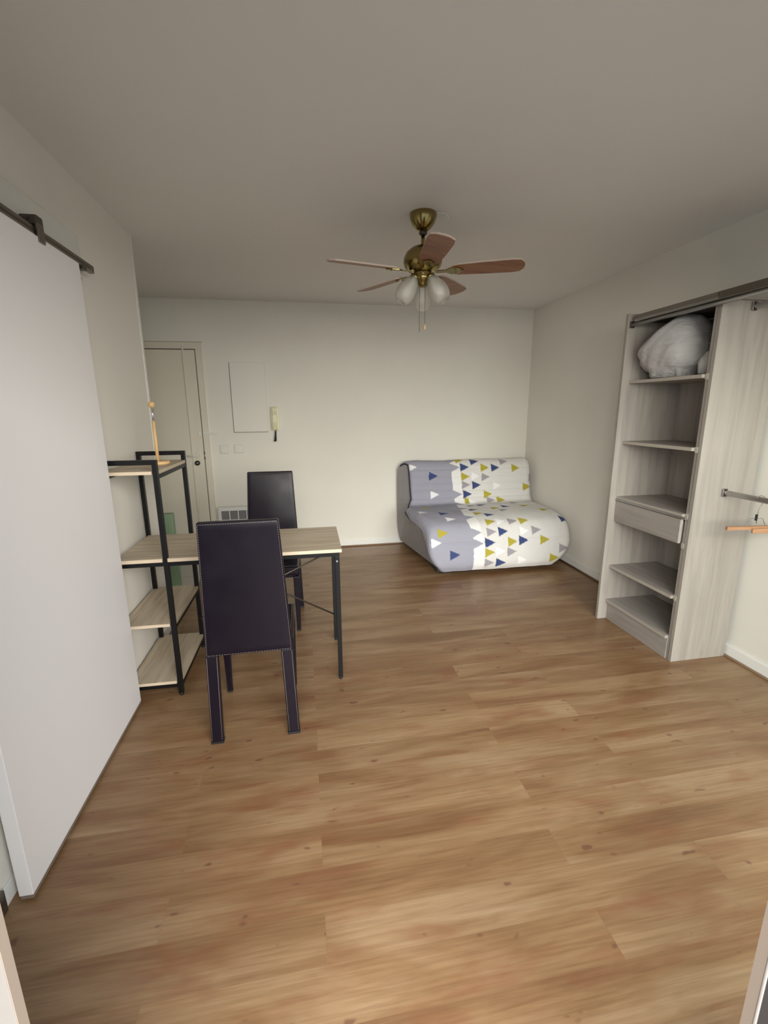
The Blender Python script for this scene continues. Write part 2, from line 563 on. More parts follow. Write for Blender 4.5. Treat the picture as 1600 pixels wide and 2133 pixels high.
ic = thing('intercom', 'cream intercom handset hanging on the wall right of the electrical panel', 'intercom', (-0.271, YB, 1.275))
MB().box((-0.040, -0.030, 0.0), (0.040, 0, 0.238), M['plastic_cream'], 0.008).build('wall_base', ic)
hs = MB()
prof = [(-0.030, 0.006), (-0.056, 0.012), (-0.062, 0.05), (-0.050, 0.085), (-0.050, 0.155), (-0.062, 0.19), (-0.056, 0.228), (-0.030, 0.232)]
lo = [hs.bm.verts.new((-0.024, y, z)) for y, z in prof]
hi = [hs.bm.verts.new((0.024, y, z)) for y, z in prof]
n = len(prof)
hs._tag([hs.bm.faces.new(lo), hs.bm.faces.new(hi[::-1])] + [hs.bm.faces.new((lo[k], hi[k], hi[(k + 1) % n], lo[(k + 1) % n])) for k in range(n)], M['plastic_cream'])
h_ = hs.build('handset', ic)
bv = h_.modifiers.new('b', 'BEVEL'); bv.width = 0.006; bv.segments = 2
cd = MB()
pts = []
for k in range(150):
    t = k / 149
    a = 2 * math.pi * 13 * t
    rr = 0.007 + 0.004 * t
    dip = 0.105 * math.sin(math.pi * (0.5 * t + 0.0)) if t < 1 else 0.105
    pts.append((0.002 - 0.012 * t + rr * math.cos(a), -0.032 + rr * math.sin(a), 0.0 - dip))
cd.tube(pts, 0.0034, M['black_plastic'], 6)
cd.build('coiled_cord', ic)

def switch(x, z, w_, label):
    s = thing('light_switch', label, 'light switch', (x, YB, z), 0, 'light switches by the entry door')
    MB().box((-w_ / 2 - 0.003, -0.006, -0.043), (w_ / 2 + 0.003, 0.0, 0.041), mat('switch_shadow', (0.55, 0.54, 0.50), 0.6), 0.002).build('shadow_plate', s)  # larger, darker plate paints a thin shadow outline around the switch
    MB().box((-w_ / 2, -0.010, -0.039), (w_ / 2, -0.004, 0.039), M['switch'], 0.003).build('cover_plate', s)
    MB().box((-w_ / 2 + 0.014, -0.014, -0.026), (w_ / 2 - 0.014, -0.009, 0.026), M['switch'], 0.003).build('rocker', s)
switch(-0.790, 1.096, 0.074, 'white light switch nearest the entry door frame')
switch(-0.648, 1.098, 0.086, 'white light switch below the electrical panel')

# convector heater, mostly hidden by the chairs
ht = thing('convector_heater', 'low white wall heater with a grille behind the two chairs', 'heater', (-0.605, YB, 0.10))
MB().box((-0.285, -0.085, 0), (0.285, -0.018, 0.41), M['plastic_white'], 0.008).build('heater_body', ht)
gr = MB()
gr.box((-0.255, -0.088, 0.285), (0.255, -0.082, 0.375), M['grille_dark'])
gr.build('grille_opening', ht)
gb = MB()
for k in range(7):
    x = -0.255 + 0.085 * k
    gb.box((x - 0.004, -0.094, 0.285), (x + 0.004, -0.086, 0.375), M['plastic_white'])
for k in range(1, 6):
    z = 0.285 + 0.015 * k
    gb.box((-0.255, -0.0915, z - 0.0015), (0.255, -0.0865, z + 0.0015), mat('grille_slat', (0.34, 0.34, 0.35), 0.5) if k == 1 else bpy.data.materials['grille_slat'])
gb.build('grille', ht)
MB().box((-0.20, -0.018, 0.05), (0.20, 0, 0.36), M['grey_metal']).build('wall_bracket', ht)

# green panel standing in the entry recess
gp = MB().box((-1.42, 3.80, 0.004), (-1.068, 3.86, 0.668), M['green'], 0.006).build('green_panel', origin=(-1.24, 3.83, 0.004))
tag(gp, 'narrow green panel standing in the entry behind the white wall end', 'panel')

# ------------------------------------------------------------------ sliding door on the left wall
XD = -0.886
sd = thing('sliding_door', 'large white sliding door hanging from the metal rail on the left wall', 'sliding door', (XD - 0.02, 1.77, 0))
MB().box((-0.020, -0.491, 0.020), (0.020, 0.486, 2.080), M['door_white'], 0.002).build('door_leaf', sd)
MB().box((-0.017, -0.489, 0.006), (0.0185, 0.484, 0.020), M['door_gap_shade']).build('gap_shade_strip', sd)  # added strip, coloured as the dark shadow under the door leaf
MB().box((-0.010, -0.40, 0.0), (0.010, -0.36, 0.006), M['grey_metal']).build('floor_guide', sd)
for yy in (-0.447, 0.20):
    hg = MB()
    hg.box((0.016, yy - 0.020, 2.062), (0.026, yy + 0.020, 2.128), M['grey_metal'], 0.003)
    hg.box((-0.030, yy - 0.022, 2.118), (0.026, yy + 0.022, 2.150), M['dark_metal'], 0.006)
    q = hg.build('roller_hanger', sd)
    MB().lathe([(0, -0.008), (0.020, -0.008), (0.014, -0.003), (0.014, 0.003), (0.020, 0.008), (0, 0.008)], M['black_plastic'], 20, (-0.008, yy - 0.012, 2.124), (1, 0, 0)).build('roller', q)

rl = thing('door_rail', 'dark metal rail across the top of the white sliding door', 'rail', (XD - 0.02, 1.5, 2.10))
rb = MB()
rb.box((-0.010, -1.0, -0.018), (0.014, 0.925, 0.015), M['grey_metal'], 0.006)
rb.box((0.012, -0.99, -0.007), (0.0146, 0.88, 0.001), M['dark_metal'])
rb.build('rail_bar', rl)
for yy in (-0.55, 0.84):
    MB().tube([(-0.052, yy, 0), (-0.006, yy, 0)], 0.011, M['grey_metal'], 12).build('spacer', rl)
stp = MB().box((-0.010, 0.80, -0.030), (0.018, 0.835, -0.010), M['dark_metal'], 0.003)
stp.build('end_stop', rl)
bt = MB().box((XL, 0.45, 2.060), (XL + 0.022, 2.425, 2.235), plaster('batten_paint', (0.70, 0.70, 0.66)), 0.002).build('rail_board', origin=(XL, 1.5, 2.06))
tag(bt, 'flat painted board on the left wall behind the dark door rail', 'board')

# ------------------------------------------------------------------ desk with shelf tower
U = dict(x0=-0.688, y0=2.290, rot=-0.013, W=0.265, D=0.531, zt=1.252, z1=1.199, zd=0.766, z3=0.418, z4=0.092, L=0.861, Dd=0.472)
T = 0.023
du = thing('desk', 'oak topped desk with built-on open shelf tower on black metal frame', 'desk', (U['x0'], U['y0'], 0), U['rot'])
Wt, D, L, Dd = U['W'], U['D'], U['L'], U['Dd']
def cb(lo, hi, m='black_metal', bev=0.0015):
    return MB().box(lo, hi, M[m], bev)
# posts
for (x, y) in ((-T, 0), (-Wt, 0), (-T, D - T), (-Wt, D - T)):
    p = cb((x, y, 0.012), (x + T, y + T, U['zt'] - T)).build('post', du)
    MB().lathe([(0, 0), (0.011, 0), (0.011, 0.013), (0, 0.013)], M['black_plastic'], 14, (x + T / 2, y + T / 2, 0)).build('foot', p)
for y in (0, D - T):
    cb((-Wt, y, U['zt'] - T), (0, y + T, U['zt'])).build('top_bar', du)
for z in (U['z1'] - 0.016, U['z3'] - 0.016, U['z4'] - 0.018):
    for x in (-T, -Wt):
        cb((x + 0.002, T, z - T), (x + T - 0.002, D - T, z)).build('side_rail', du)
for y in (0, D - T):
    cb((-Wt + T, y + 0.002, U['z4'] - 0.018 - T), (-T, y + T - 0.002, U['z4'] - 0.018)).build('base_bar', du)
for z in (U['z1'], U['z3'], U['z4']):
    s = MB()
    s.box((-Wt + 0.0255, -0.004, z - 0.016), (-0.0255, D + 0.004, z), M['shelf_wood'])
    s.box((-Wt + 0.001, T + 0.001, z - 0.016), (-Wt + 0.0255, D - T - 0.001, z), M['shelf_wood'])
    s.box((-0.0255, T + 0.001, z - 0.016), (-0.001, D - T - 0.001, z), M['shelf_wood'])
    s.box((-Wt + 0.0256, -0.0055, z - 0.0155), (-0.0256, -0.0035, z - 0.0005), M['desk_edge'])
    s.build('shelf', du)
# desktop
t = MB()
t.box((-Wt + 0.026, -0.006, U['zd'] - 0.018), (-T - 0.001, Dd, U['zd']), M['desk_wood'])
t.box((-T - 0.001, T + 0.001, U['zd'] - 0.018), (0.001, Dd, U['zd']), M['desk_wood'])
t.box((0.001, -0.006, U['zd'] - 0.018), (L, Dd, U['zd']), M['desk_wood'])
t.box((0.001, -0.0075, U['zd'] - 0.0175), (L, -0.0055, U['zd'] - 0.0005), M['desk_edge'])
t.box((-Wt + 0.026, -0.0075, U['zd'] - 0.0175), (-T - 0.001, -0.0055, U['zd'] - 0.0005), M['desk_edge'])
t.build('desktop', du)
zb = U['zd'] - 0.018
for y in (0.002, Dd - 0.024):
    cb((-Wt + T, y, zb - 0.024), (-T, y + 0.022, zb)).build('apron', du)
    cb((0.0, y, zb - 0.024), (L - 0.012, y + 0.022, zb)).build('apron', du)
for y in (0.002, Dd - 0.024):
    lg = cb((L - 0.036, y, 0.012), (L - 0.012, y + 0.022, zb - 0.024)).build('leg', du)
    MB().lathe([(0, 0), (0.009, 0), (0.009, 0.013), (0, 0.013)], M['black_plastic'], 14, (L - 0.024, y + 0.011, 0)).build('foot', lg)
    if y < 0.1:
        for z in (zb - 0.05,):
            MB().tube([(L - 0.026, y - 0.003, z), (L - 0.026, y + 0.002, z)], 0.005, M['alu'], 10).build('bolt', lg)
yb = Dd - 0.005
MB().tube([(L - 0.03, yb, 0.178), (0.0, yb, 0.640)], 0.0055, M['dark_metal'], 8).build('cross_brace', du)
MB().tube([(L - 0.03, yb + 0.012, 0.610), (0.0, yb + 0.012, 0.215)], 0.0055, M['dark_metal'], 8).build('cross_brace', du)

# paper towel holder on the top shelf
ph = thing('paper_towel_holder', 'wooden paper towel holder with ball top standing on the shelf tower', 'paper towel holder', (-0.776, 2.617, U['z1']))
MB().lathe([(0, 0), (0.058, 0), (0.060, 0.003), (0.060, 0.013), (0.057, 0.016), (0, 0.016)], M['beech'], 36).build('base', ph)
MB().lathe([(0, 0.014), (0.0085, 0.014), (0.0085, 0.225), (0, 0.225)], M['beech'], 16).build('rod', ph)
MB().lathe([(0, 0.222), (0.0065, 0.222), (0.0065, 0.300), (0, 0.300)], M['chrome'], 16).build('metal_pin', ph)
MB().lathe([(0.017 * math.sin(math.pi * k / 14), 0.312 - 0.017 * math.cos(math.pi * k / 14)) for k in range(15)], M['beech'], 24).build('ball_knob', ph)

# ------------------------------------------------------------------ leather chairs
def make_chair(name, label, loc, rotz):
    c = thing(name, label, 'chair', loc, rotz, 'dark leather dining chairs at the desk')
    # local: back at -y, seat towards +y; origin under the rear legs' outer face
    zb0, zb1 = 0.432, 1.045
    wb, wt_, th = 0.372, 0.318, 0.034
    lean = 0.055
    def bp(u, v, w_):
        """point on the backrest slab: u across, v up 0..1, w depth"""
        wid = wb + (wt_ - wb) * v
        z = zb0 + (zb1 - zb0) * v
        y = -lean * v ** 1.3 + w_
        return Vector((u * wid / 2, y, z))
    b = MB()
    nu, nv = 12, 18
    sides = {}
    for s, w0, bul in ((0, 0.0, -0.004), (1, th, 0.008)):
        gridv = [[b.bm.verts.new(bp(-1 + 2 * i / nu, j / nv, w0 + bul * math.sin(math.pi * i / nu) * math.sin(math.pi * j / nv))) for i in range(nu + 1)] for j in range(nv + 1)]
        sides[s] = gridv
        fs = []
        for j in range(nv):
            for i in range(nu):
                q = (gridv[j][i], gridv[j][i + 1], gridv[j + 1][i + 1], gridv[j + 1][i])
                fs.append(b.bm.faces.new(q if s == 0 else q[::-1]))
        b._tag(fs, M['leather'], True)
    def rim(g):
        return [g[0][i] for i in range(nu + 1)] + [g[j][nu] for j in range(1, nv + 1)] + [g[nv][i] for i in range(nu - 1, -1, -1)] + [g[j][0] for j in range(nv - 1, 0, -1)]
    ra, rb_ = rim(sides[0]), rim(sides[1])
    b._tag([b.bm.faces.new((ra[k], rb_[k], rb_[(k + 1) % len(ra)], ra[(k + 1) % len(ra)])) for k in range(len(ra))], M['leather'])
    bo = b.build('backrest', c)
    bv = bo.modifiers.new('b', 'BEVEL'); bv.width = 0.006; bv.segments = 2; bv.limit_method = 'ANGLE'; bv.angle_limit = R(50)
    # stitching lines along the edge of both faces
    for w0 in (-0.0022, th + 0.0022):
        st = MB()
        path = [bp(-0.965, 0.012 + 0.976 * k / 14, w0) for k in range(15)] + [bp(-0.965 + 1.93 * k / 8, 0.988, w0) for k in range(1, 9)] + [bp(0.965, 0.988 - 0.976 * k / 14, w0) for k in range(1, 15)] + [bp(0.965 - 1.93 * k / 8, 0.012, w0) for k in range(1, 9)]
        for p, q in zip(path, path[1:]):
            ln = (q - p).length
            kk = max(1, int(ln / 0.009))
            for i in range(kk):
                a = p + (q - p) * (i / kk)
                e = p + (q - p) * ((i + 0.62) / kk)
                st.tube([a, e], 0.0011, M['stitch'], 4, False)
        st.build('stitching', bo)
    se = MB().box((-0.190, 0.034, 0.412), (0.190, 0.425, 0.470), M['leather'], 0.014, seg=3).build('seat', c)
    s2 = MB()
    ring = [(-0.178, 0.05, 0.472), (-0.178, 0.413, 0.472), (0.178, 0.413, 0.472), (0.178, 0.05, 0.472)]
    for p, q in zip(ring, ring[1:]):
        s2.tube([p, q], 0.0011, M['stitch'], 4, False)
    s2.build('stitching', se)
    ap = MB().box((-0.165, 0.10, 0.385), (0.165, 0.395, 0.411), M['leather'], 0.004).build('seat_frame', c)
    for sx in (-1, 1):
        l = MB()
        # rear leg: leather sleeve, slightly splayed
        x = sx * 0.171
        x2 = sx * 0.160
        vs = []
        for (xx, z) in ((x, 0.008), (x2, zb0 + 0.006)):
            vs.append([l.bm.verts.new((xx + i * 0.0265, j, z)) for i, j in ((-1, -0.004), (1, -0.004), (1, 0.030), (-1, 0.030))])
        l._tag([l.bm.faces.new(vs[0][::-1]), l.bm.faces.new(vs[1])] + [l.bm.faces.new((vs[0][k], vs[0][(k + 1) % 4], vs[1][(k + 1) % 4], vs[1][k])) for k in range(4)], M['leather'])
        lo_ = l.build('leg', c)
        bv = lo_.modifiers.new('b', 'BEVEL'); bv.width = 0.006; bv.segments = 3
        for i in (-0.021, 0.021):
            MB().tube([(x + i, -0.0056, 0.02), (x2 + i, -0.0056, zb0)], 0.0011, M['stitch'], 4).build('stitching', lo_)
        MB().box((x - 0.028, -0.005, 0), (x + 0.028, 0.031, 0.010), M['black_plastic'], 0.002).build('foot_cap', lo_)
        l = MB()
        x = sx * 0.170
        vs = []
        for (r_, z) in ((0.0125, 0.008), (0.021, 0.398)):
            vs.append([l.bm.verts.new((x + i * r_, 0.400 + j * r_, z)) for i, j in ((-1, -1), (1, -1), (1, 1), (-1, 1))])
        l._tag([l.bm.faces.new(vs[0][::-1]), l.bm.faces.new(vs[1])] + [l.bm.faces.new((vs[0][k], vs[0][(k + 1) % 4], vs[1][(k + 1) % 4], vs[1][k])) for k in range(4)], M['leather'])
        lo_ = l.build('leg', c)
        bv = lo_.modifiers.new('b', 'BEVEL'); bv.width = 0.004; bv.segments = 2
        MB().box((x - 0.0135, 0.3865, 0), (x + 0.0135, 0.4135, 0.010), M['black_plastic'], 0.002).build('foot_cap', lo_)
    return c
make_chair('dining_chair', 'dark leather high-back chair nearest the camera with its back to us', (-0.274, 1.885, 0), R(0.5))
c2 = copy_tree(bpy.data.objects['dining_chair'])
c2.location = (-0.248, 3.318, 0)
c2.rotation_euler = (0, 0, R(179))
c2['label'] = 'dark leather high-back chair across the desk facing the camera, before the back wall'

# ------------------------------------------------------------------ sofa bed
sf = thing('sofa_bed', 'low sofa bed under a grey and white triangle-print cover in the far corner', 'sofa', (1.72, 4.3, 0))
PROF = [(4.76, .06), (4.785, .30), (4.785, .70), (4.77, .86), (4.72, .925), (4.66, .945), (4.60, .93), (4.555, .87), (4.53, .75), (4.50, .60), (4.47, .525), (4.42, .505), (4.30, .51), (4.10, .512), (3.95, .505), (3.85, .485), (3.77, .45), (3.715, .38), (3.68, .28), (3.665, .18), (3.67, .10), (3.70, .045)]
CURVE = catmull([(a, b, 0) for a, b in PROF], 8)
SL = [0.0]
for a, b in zip(CURVE, CURVE[1:]):
    SL.append(SL[-1] + (b - a).length)
def on_curve(s):
    s = min(max(s, 0), SL[-1])
    for i in range(len(SL) - 1):
        if s <= SL[i + 1]:
            t = (s - SL[i]) / (SL[i + 1] - SL[i])
            p = CURVE[i].lerp(CURVE[i + 1], t)
            d = (CURVE[i + 1] - CURVE[i]).normalized()
            return p, d
    return CURVE[-1], (CURVE[-1] - CURVE[-2]).normalized()
NAVY, OLIVE, GREY, WHITE = srgb(62, 76, 120), srgb(176, 164, 62), srgb(158, 153, 160), srgb(236, 236, 238)
C_GREY, C_OFF = srgb(158, 158, 172), srgb(218, 216, 214)
TRI = []
for col, lst, sz in (
    (WHITE, [(1.064, 1.068), (1.289, 1.364), (1.746, 1.184), (1.986, 1.292), (1.703, 1.467), (1.06, 1.821), (1.261, 2.049), (1.709, 2.138), (1.915, 2.246), (1.667, 2.421), (1.885, 2.52), (1.075, 2.315), (1.99, 1.66)], 0.043),
    (GREY, [(1.636, 1.272), (2.40, 1.221), (1.859, 1.195), (2.072, 1.030), (1.9, 1.449), (1.634, 1.592), (2.13, 1.536), (1.823, 2.14), (1.592, 2.241), (2.031, 2.243), (1.776, 2.43), (1.566, 2.525), (2.291, 2.427), (1.86, 1.87)], 0.044),
    (OLIVE, [(1.631, 1.185), (1.85, 1.096), (2.197, 1.109), (2.324, 1.315), (1.875, 1.38), (1.656, 1.448), (1.579, 0.995), (2.014, 1.45), (1.562, 1.956), (1.814, 1.77), (2.163, 1.705), (2.256, 1.926), (1.152, 1.618), (1.609, 2.136), (1.933, 2.139), (1.787, 2.34), (2.107, 2.339), (1.566, 2.427), (2.203, 2.518), (1.139, 2.229)], 0.045),
    (NAVY, [(1.277, 1.169), (1.623, 1.085), (1.647, 1.371), (1.966, 1.099), (1.751, 1.279), (1.739, 1.021), (1.742, 1.585), (1.57, 1.803), (1.936, 1.741), (1.653, 2.004), (1.239, 1.902), (1.701, 2.243), (1.572, 2.338), (1.897, 2.334), (1.672, 2.529), (2.345, 2.138), (1.239, 2.432)], 0.046)):
    for (x, s) in lst:
        TRI.append((x, s, sz, col))
def edge_x(s):
    """left edge of the white printed part; on the backrest it lies further right than on the seat front"""
    if s < 1.45:
        return 1.512 + 0.07 * max(0, s - 1.0)
    if s < 1.75:
        return 1.545 - 0.15 * (s - 1.45)
    return 1.50 - 0.10 * min(1, max(0, (s - 1.75) / 0.5)) + 0.06 * min(1, max(0, (s - 2.05) / 0.25))
def print_colour(x, s):
    ex = edge_x(s)
    base = C_GREY if x < ex else C_OFF
    if ex <= x < ex + 0.10:
        base = srgb(232, 231, 231)
        # grey teeth biting into the white column
        for ts in (0.985, 1.085, 1.37, 1.50, 1.715, 2.033, 2.24, 2.34):
            if abs(s - ts) < 0.046 * (1 - (x - ex) / 0.10):
                base = C_GREY
    for (tx, ts, hz, col) in TRI:
        if tx <= x <= tx + 2.1 * hz and abs(s - ts) <= hz * (1 - (x - tx) / (2.1 * hz)):
            return col
    return base
SEAM_S = [1.10 + 0.075 * k for k in range(5)] + [2.33]
def side_x(s, y, z):
    """left and right edge of the cover at arclength s"""
    if s < 0.80:
        xl = 0.985
    elif s < 1.02:
        xl = 0.985 + 0.085 * (s - 0.80) / 0.22
    elif s < 1.40:
        xl = 1.07 + 0.015 * (s - 1.02) / 0.38
    elif s < 1.75:
        xl = 1.085 - 0.10 * min(1, (s - 1.40) / 0.17)
    else:
        xl = 0.985 + 0.06 * min(1, (s - 1.75) / 0.45)
    xr = 2.44
    if z < 0.3 and s > 1.9:
        xl += 0.10 * ((0.3 - z) / 0.25) ** 2
        xr -= 0.13 * ((0.3 - z) / 0.25) ** 1.6
    if z < 0.3 and s < 1:
        xl += 0.03 * ((0.3 - z) / 0.25) ** 2
    return xl, xr
cv = MB()
me_cols = []
NX, NS = 230, 360
XR_ = 0.085
grid = []
for j in range(NS + 1):
    s = SL[-1] * j / NS
    p, d = on_curve(s)
    nrm = Vector((-d.y, d.x, 0)) * -1           # outward normal in (y, z)
    xl, xr = side_x(s, p.x, p.y)
    row = []
    for i in range(NX + 1):
        x = xl + (xr - xl) * i / NX
        off = 0.0
        for e, r_ in ((x - xl, 0.028 + 0.055 * min(1, max(0, (s - 1.45) / 0.3)) * (1 - 0.55 * min(1, max(0, (s - 2.1) / 0.15)))), (xr - x, XR_)):
            if e < r_:
                off -= r_ - math.sqrt(max(0, r_ * r_ - (r_ - e) ** 2))
        off += 0.010 * noise.noise(Vector((x * 3.1, s * 3.3, 1.7))) + 0.005 * noise.noise(Vector((x * 9, s * 6.5, 4.2)))
        for q in SEAM_S:
            ds = abs(s - q)
            if ds < 0.014:
                off -= 0.009 * (1 - ds / 0.014)
        y = p.x + nrm.x * off
        z = max(0.02, p.y + nrm.y * off)
        y = min(y, 4.79)
        row.append(cv.bm.verts.new((x - 1.72, y - 4.3, z)))
        me_cols.append((x, s))
    grid.append(row)
fs = []
for j in range(NS):
    for i in range(NX):
        fs.append(cv.bm.faces.new((grid[j][i], grid[j][i + 1], grid[j + 1][i + 1], grid[j + 1][i])))
cv._tag(fs, M['cover'], True)
co = cv.build('cover', sf)
ca = co.data.color_attributes.new('print', 'FLOAT_COLOR', 'POINT')
for k, (x, s) in enumerate(me_cols):
    c_ = print_colour(x, s)
    ca.data[k].color = (*c_, 1)
# side gussets: the L-shaped side closed from the rim of the cover inwards
def gusset(sgn):
    gm = MB()
    idx = 0 if sgn < 0 else NX
    vs = [gm.bm.verts.new((x - 1.72, y - 4.3, z)) for (x, y, z) in RIM[idx][::3]]
    es = [gm.bm.edges.new((vs[k], vs[(k + 1) % len(vs)])) for k in range(len(vs))]
    bmesh.ops.triangle_fill(gm.bm, use_beauty=True, use_dissolve=False, edges=es)
    gm._tag(list(gm.bm.faces), M['gusset'] if sgn < 0 else M['gusset_white'], False)
    return gm.build('side_panel', sf)
M['gusset_white'] = mat('sofa_side_fabric_white', C_OFF, 0.85, spec=0.2)
RIM = {0: [], NX: []}
for j in range(NS + 1):
    for i in (0, NX):
        v = co.data.vertices[j * (NX + 1) + i].co
        RIM[i].append((v.x + 1.72, v.y + 4.3, v.z))
gusset(-1)
gusset(1)
pp = MB()
pts = [Vector(RIM[0][j]) - Vector((1.72 + 0.002, 4.3, 0)) for j in range(int(NS * 0.335), int(NS * 0.70), 3)]
pp.tube(pts, [0.0085] * (len(pts) - 12) + [0.0085 * (1 - k / 13) for k in range(12)], M['piping'], 8)
pp.build('piping', sf)
bs = MB().box((1.16 - 1.72, 3.80 - 4.3, 0.0), (2.30 - 1.72, 4.72 - 4.3, 0.05), M['black_plastic'], 0.01)
bs.build('base', sf)

# ------------------------------------------------------------------ wardrobe shelf unit on the right
wd = thing('wardrobe_unit', 'tall open grey-oak wardrobe column with shelves and one drawer', 'wardrobe', (2.06, 2.40, 0))
def wbx(lo, hi, m, bev=0.001):
    return MB().box((lo[0] - 2.06, lo[1] - 2.40, lo[2]), (hi[0] - 2.06, hi[1] - 2.40, hi[2]), M[m], bev)
XW = XR - 0.022
fp = wbx((2.022, 2.690, 0), (XW, 2.712, 2.045), 'ward_v').build('side_panel', wd)
np_ = wbx((2.092, 2.095, 0), (XW, 2.117, 2.000), 'ward_v').build('side_panel', wd)
wbx((2.095, 2.118, 0.0), (XW - 0.01, 2.138, 1.995), 'ward_v').build('inner_side', wd)
wbx((XW - 0.012, 2.139, 0.10), (XW, 2.689, 1.995), 'ward_v').build('back_panel', wd)
wbx((2.075, 2.139, 1.996), (XW - 0.013, 2.689, 2.014), 'gap').build('top_panel', wd)  # panel coloured near black to carry the shade inside the cupboard top
for z in (1.645, 1.263, 0.893, 0.405, 0.150):
    s = MB()
    s.box((2.064 - 2.06 + 0.01, 2.139 - 2.40, z - 0.019), (XW - 0.013 - 2.06, 2.689 - 2.40, z), M['ward_h'])
    s.box((2.064 - 2.06 + 0.008, 2.139 - 2.40, z - 0.0185), (2.064 - 2.06 + 0.0099, 2.689 - 2.40, z - 0.0005), M['ward_edge'])
    s.build('shelf', wd)
wbx((2.090, 2.139, 0.0), (2.108, 2.689, 0.130), 'ward_h').build('plinth', wd)
dw = wbx((2.070, 2.142, 0.722), (2.088, 2.686, 0.862), 'ward_h').build('drawer', wd)
db = MB()
db.box((2.088 - 2.06, 2.155 - 2.40, 0.735), (XW - 0.06 - 2.06, 2.165 - 2.40, 0.845), M['ward_h'])
db.box((2.088 - 2.06, 2.665 - 2.40, 0.735), (XW - 0.06 - 2.06, 2.675 - 2.40, 0.845), M['ward_h'])
db.box((2.088 - 2.06, 2.155 - 2.40, 0.728), (XW - 0.06 - 2.06, 2.675 - 2.40, 0.735), M['ward_h'])
db.build('drawer_box', dw)
wbx((2.066, 2.112, 0.866), (2.074, 2.689, 0.880), 'alu').build('drawer_grip', wd)
for z in (1.645, 1.263, 0.893, 0.722, 0.405):
    wbx((2.090, 2.119, z - 0.028), (2.097, 2.137, z + 0.004), 'ward_edge').build('edge_notch', wd)

tr = thing('wardrobe_track', 'long aluminium sliding-door track along the top of the wardrobe', 'track', (2.06, 2.2, 2.0))
k_ = MB()
def tbx(m_, x0, x1, z0, z1, y0=0.6, y1=2.660):
    k_.box((x0 - 2.06, y0 - 2.2, z0 - 2.0), (x1 - 2.06, y1 - 2.2, z1 - 2.0), M[m_])
tbx('alu', 2.042, 2.110, 2.018, 2.026)
for x in (2.042, 2.056, 2.070):
    tbx('alu', x, x + 0.003, 1.992, 2.018)
k_.build('track_profile', tr)
k2 = MB()
k2.box((2.036 - 2.06, 0.6 - 2.2, -0.004), (2.0415 - 2.06, 2.070 - 2.2, 0.028), M['grey_metal'])
k2.build('cover_strip', tr)
k5 = MB()
k5.box((2.036 - 2.06, 2.073 - 2.2, 0.008), (2.0415 - 2.06, 2.655 - 2.2, 0.028), M['alu_dark'])
k5.build('cover_strip', tr)
k3 = MB()
k3.tube([(2.050 - 2.06, 2.688 - 2.2, -0.022), (2.050 - 2.06, 0.62 - 2.2, -0.022)], 0.012, M['alu'], 14)
k3.build('front_rod', tr)
k4 = MB().box((2.034 - 2.06, 2.680 - 2.2, -0.040), (2.066 - 2.06, 2.6895 - 2.2, 0.0), M['dark_metal'], 0.003)
k4.build('end_bracket', tr)

def hanging_rod(name, z, label):
    r_ = thing(name, label, 'hanging rod', (2.272, 2.094, z), 0, 'wardrobe hanging rods')
    q = MB()
    prof = [(0.0075 * math.cos(a) , 0.015 * math.sin(a)) for a in [2 * math.pi * k / 18 for k in range(18)]]
    q.prism(prof, 0.0, 1.45, M['alu'], lambda p: Vector((p.x, -p.z, p.y)))
    q.build('tube', r_)
    b = MB()
    b.box((-0.013, -0.012, -0.021), (0.013, 0.0, -0.0155), M['dark_metal'], 0.001)
    b.box((-0.013, -0.012, 0.0155), (0.013, 0.0, 0.021), M['dark_metal'], 0.001)
    b.box((-0.014, -0.012, -0.021), (-0.009, 0.0, 0.021), M['alu'], 0.001)
    b.box((0.009, -0.012, -0.021), (0.014, 0.0, 0.021), M['alu'], 0.001)
    b.build('socket', r_)
    return r_
hanging_rod('hanging_rod', 1.016, 'lower chrome hanging rod on the grey wardrobe side, carrying the wooden hanger')
hanging_rod('hanging_rod', 1.972, 'upper hanging rod on the wardrobe side, just under the track')

# wooden hanger on the lower rod
hx, hy, hz = 2.272, 1.885, 0.862
hg = thing('clothes_hanger', 'wooden trouser hanger with wire hook hanging on the lower rod', 'clothes hanger', (hx, hy, hz), R(-6))
MB().prism([(-0.158, -0.006), (-0.152, -0.0085), (0.152, -0.0085), (0.158, -0.006), (0.158, 0.006), (0.152, 0.0085), (-0.152, 0.0085), (-0.158, 0.006)], 0.0, 0.017, M['hanger_wood']).build('bar', hg)
MB().box((-0.03, -0.020, -0.018), (0.158, -0.009, 0.006), M['hanger_wood'], 0.003).build('clamp_bar', hg)
hk = MB()
pts = [(0.0, 0, 0.05)] + [(0.0, 0, 0.09)]
hk.tube([(0, 0, 0.012), (0, 0, 0.118)] + [(0.022 - 0.022 * math.cos(a), 0, 0.152 + 0.022 * math.sin(a)) for a in [R(180 * k / 10) for k in range(11)]] if False else
        [(0, 0, 0.03), (0, 0, 0.10), (0.012, 0, 0.128), (0.022, 0, 0.150), (0.018, 0, 0.170), (0.0, 0, 0.1755), (-0.018, 0, 0.170), (-0.023, 0, 0.155)], 0.0016, M['alu_dark'], 8)
hk.build('hook', hg)
MB().box((-0.010, -0.006, 0.045), (-0.002, 0.004, 0.078), M['black_plastic'], 0.002).build('hook_sleeve', hg)
wr = MB()
wr.tube([(-0.065, 0, 0.016), (-0.048, 0, 0.022), (-0.044, 0, 0.050), (-0.034, 0, 0.058), (0.03, 0, 0.056), (0.05, 0, 0.02)], 0.0013, M['alu_dark'], 6)
wr.build('spring_wire', hg)

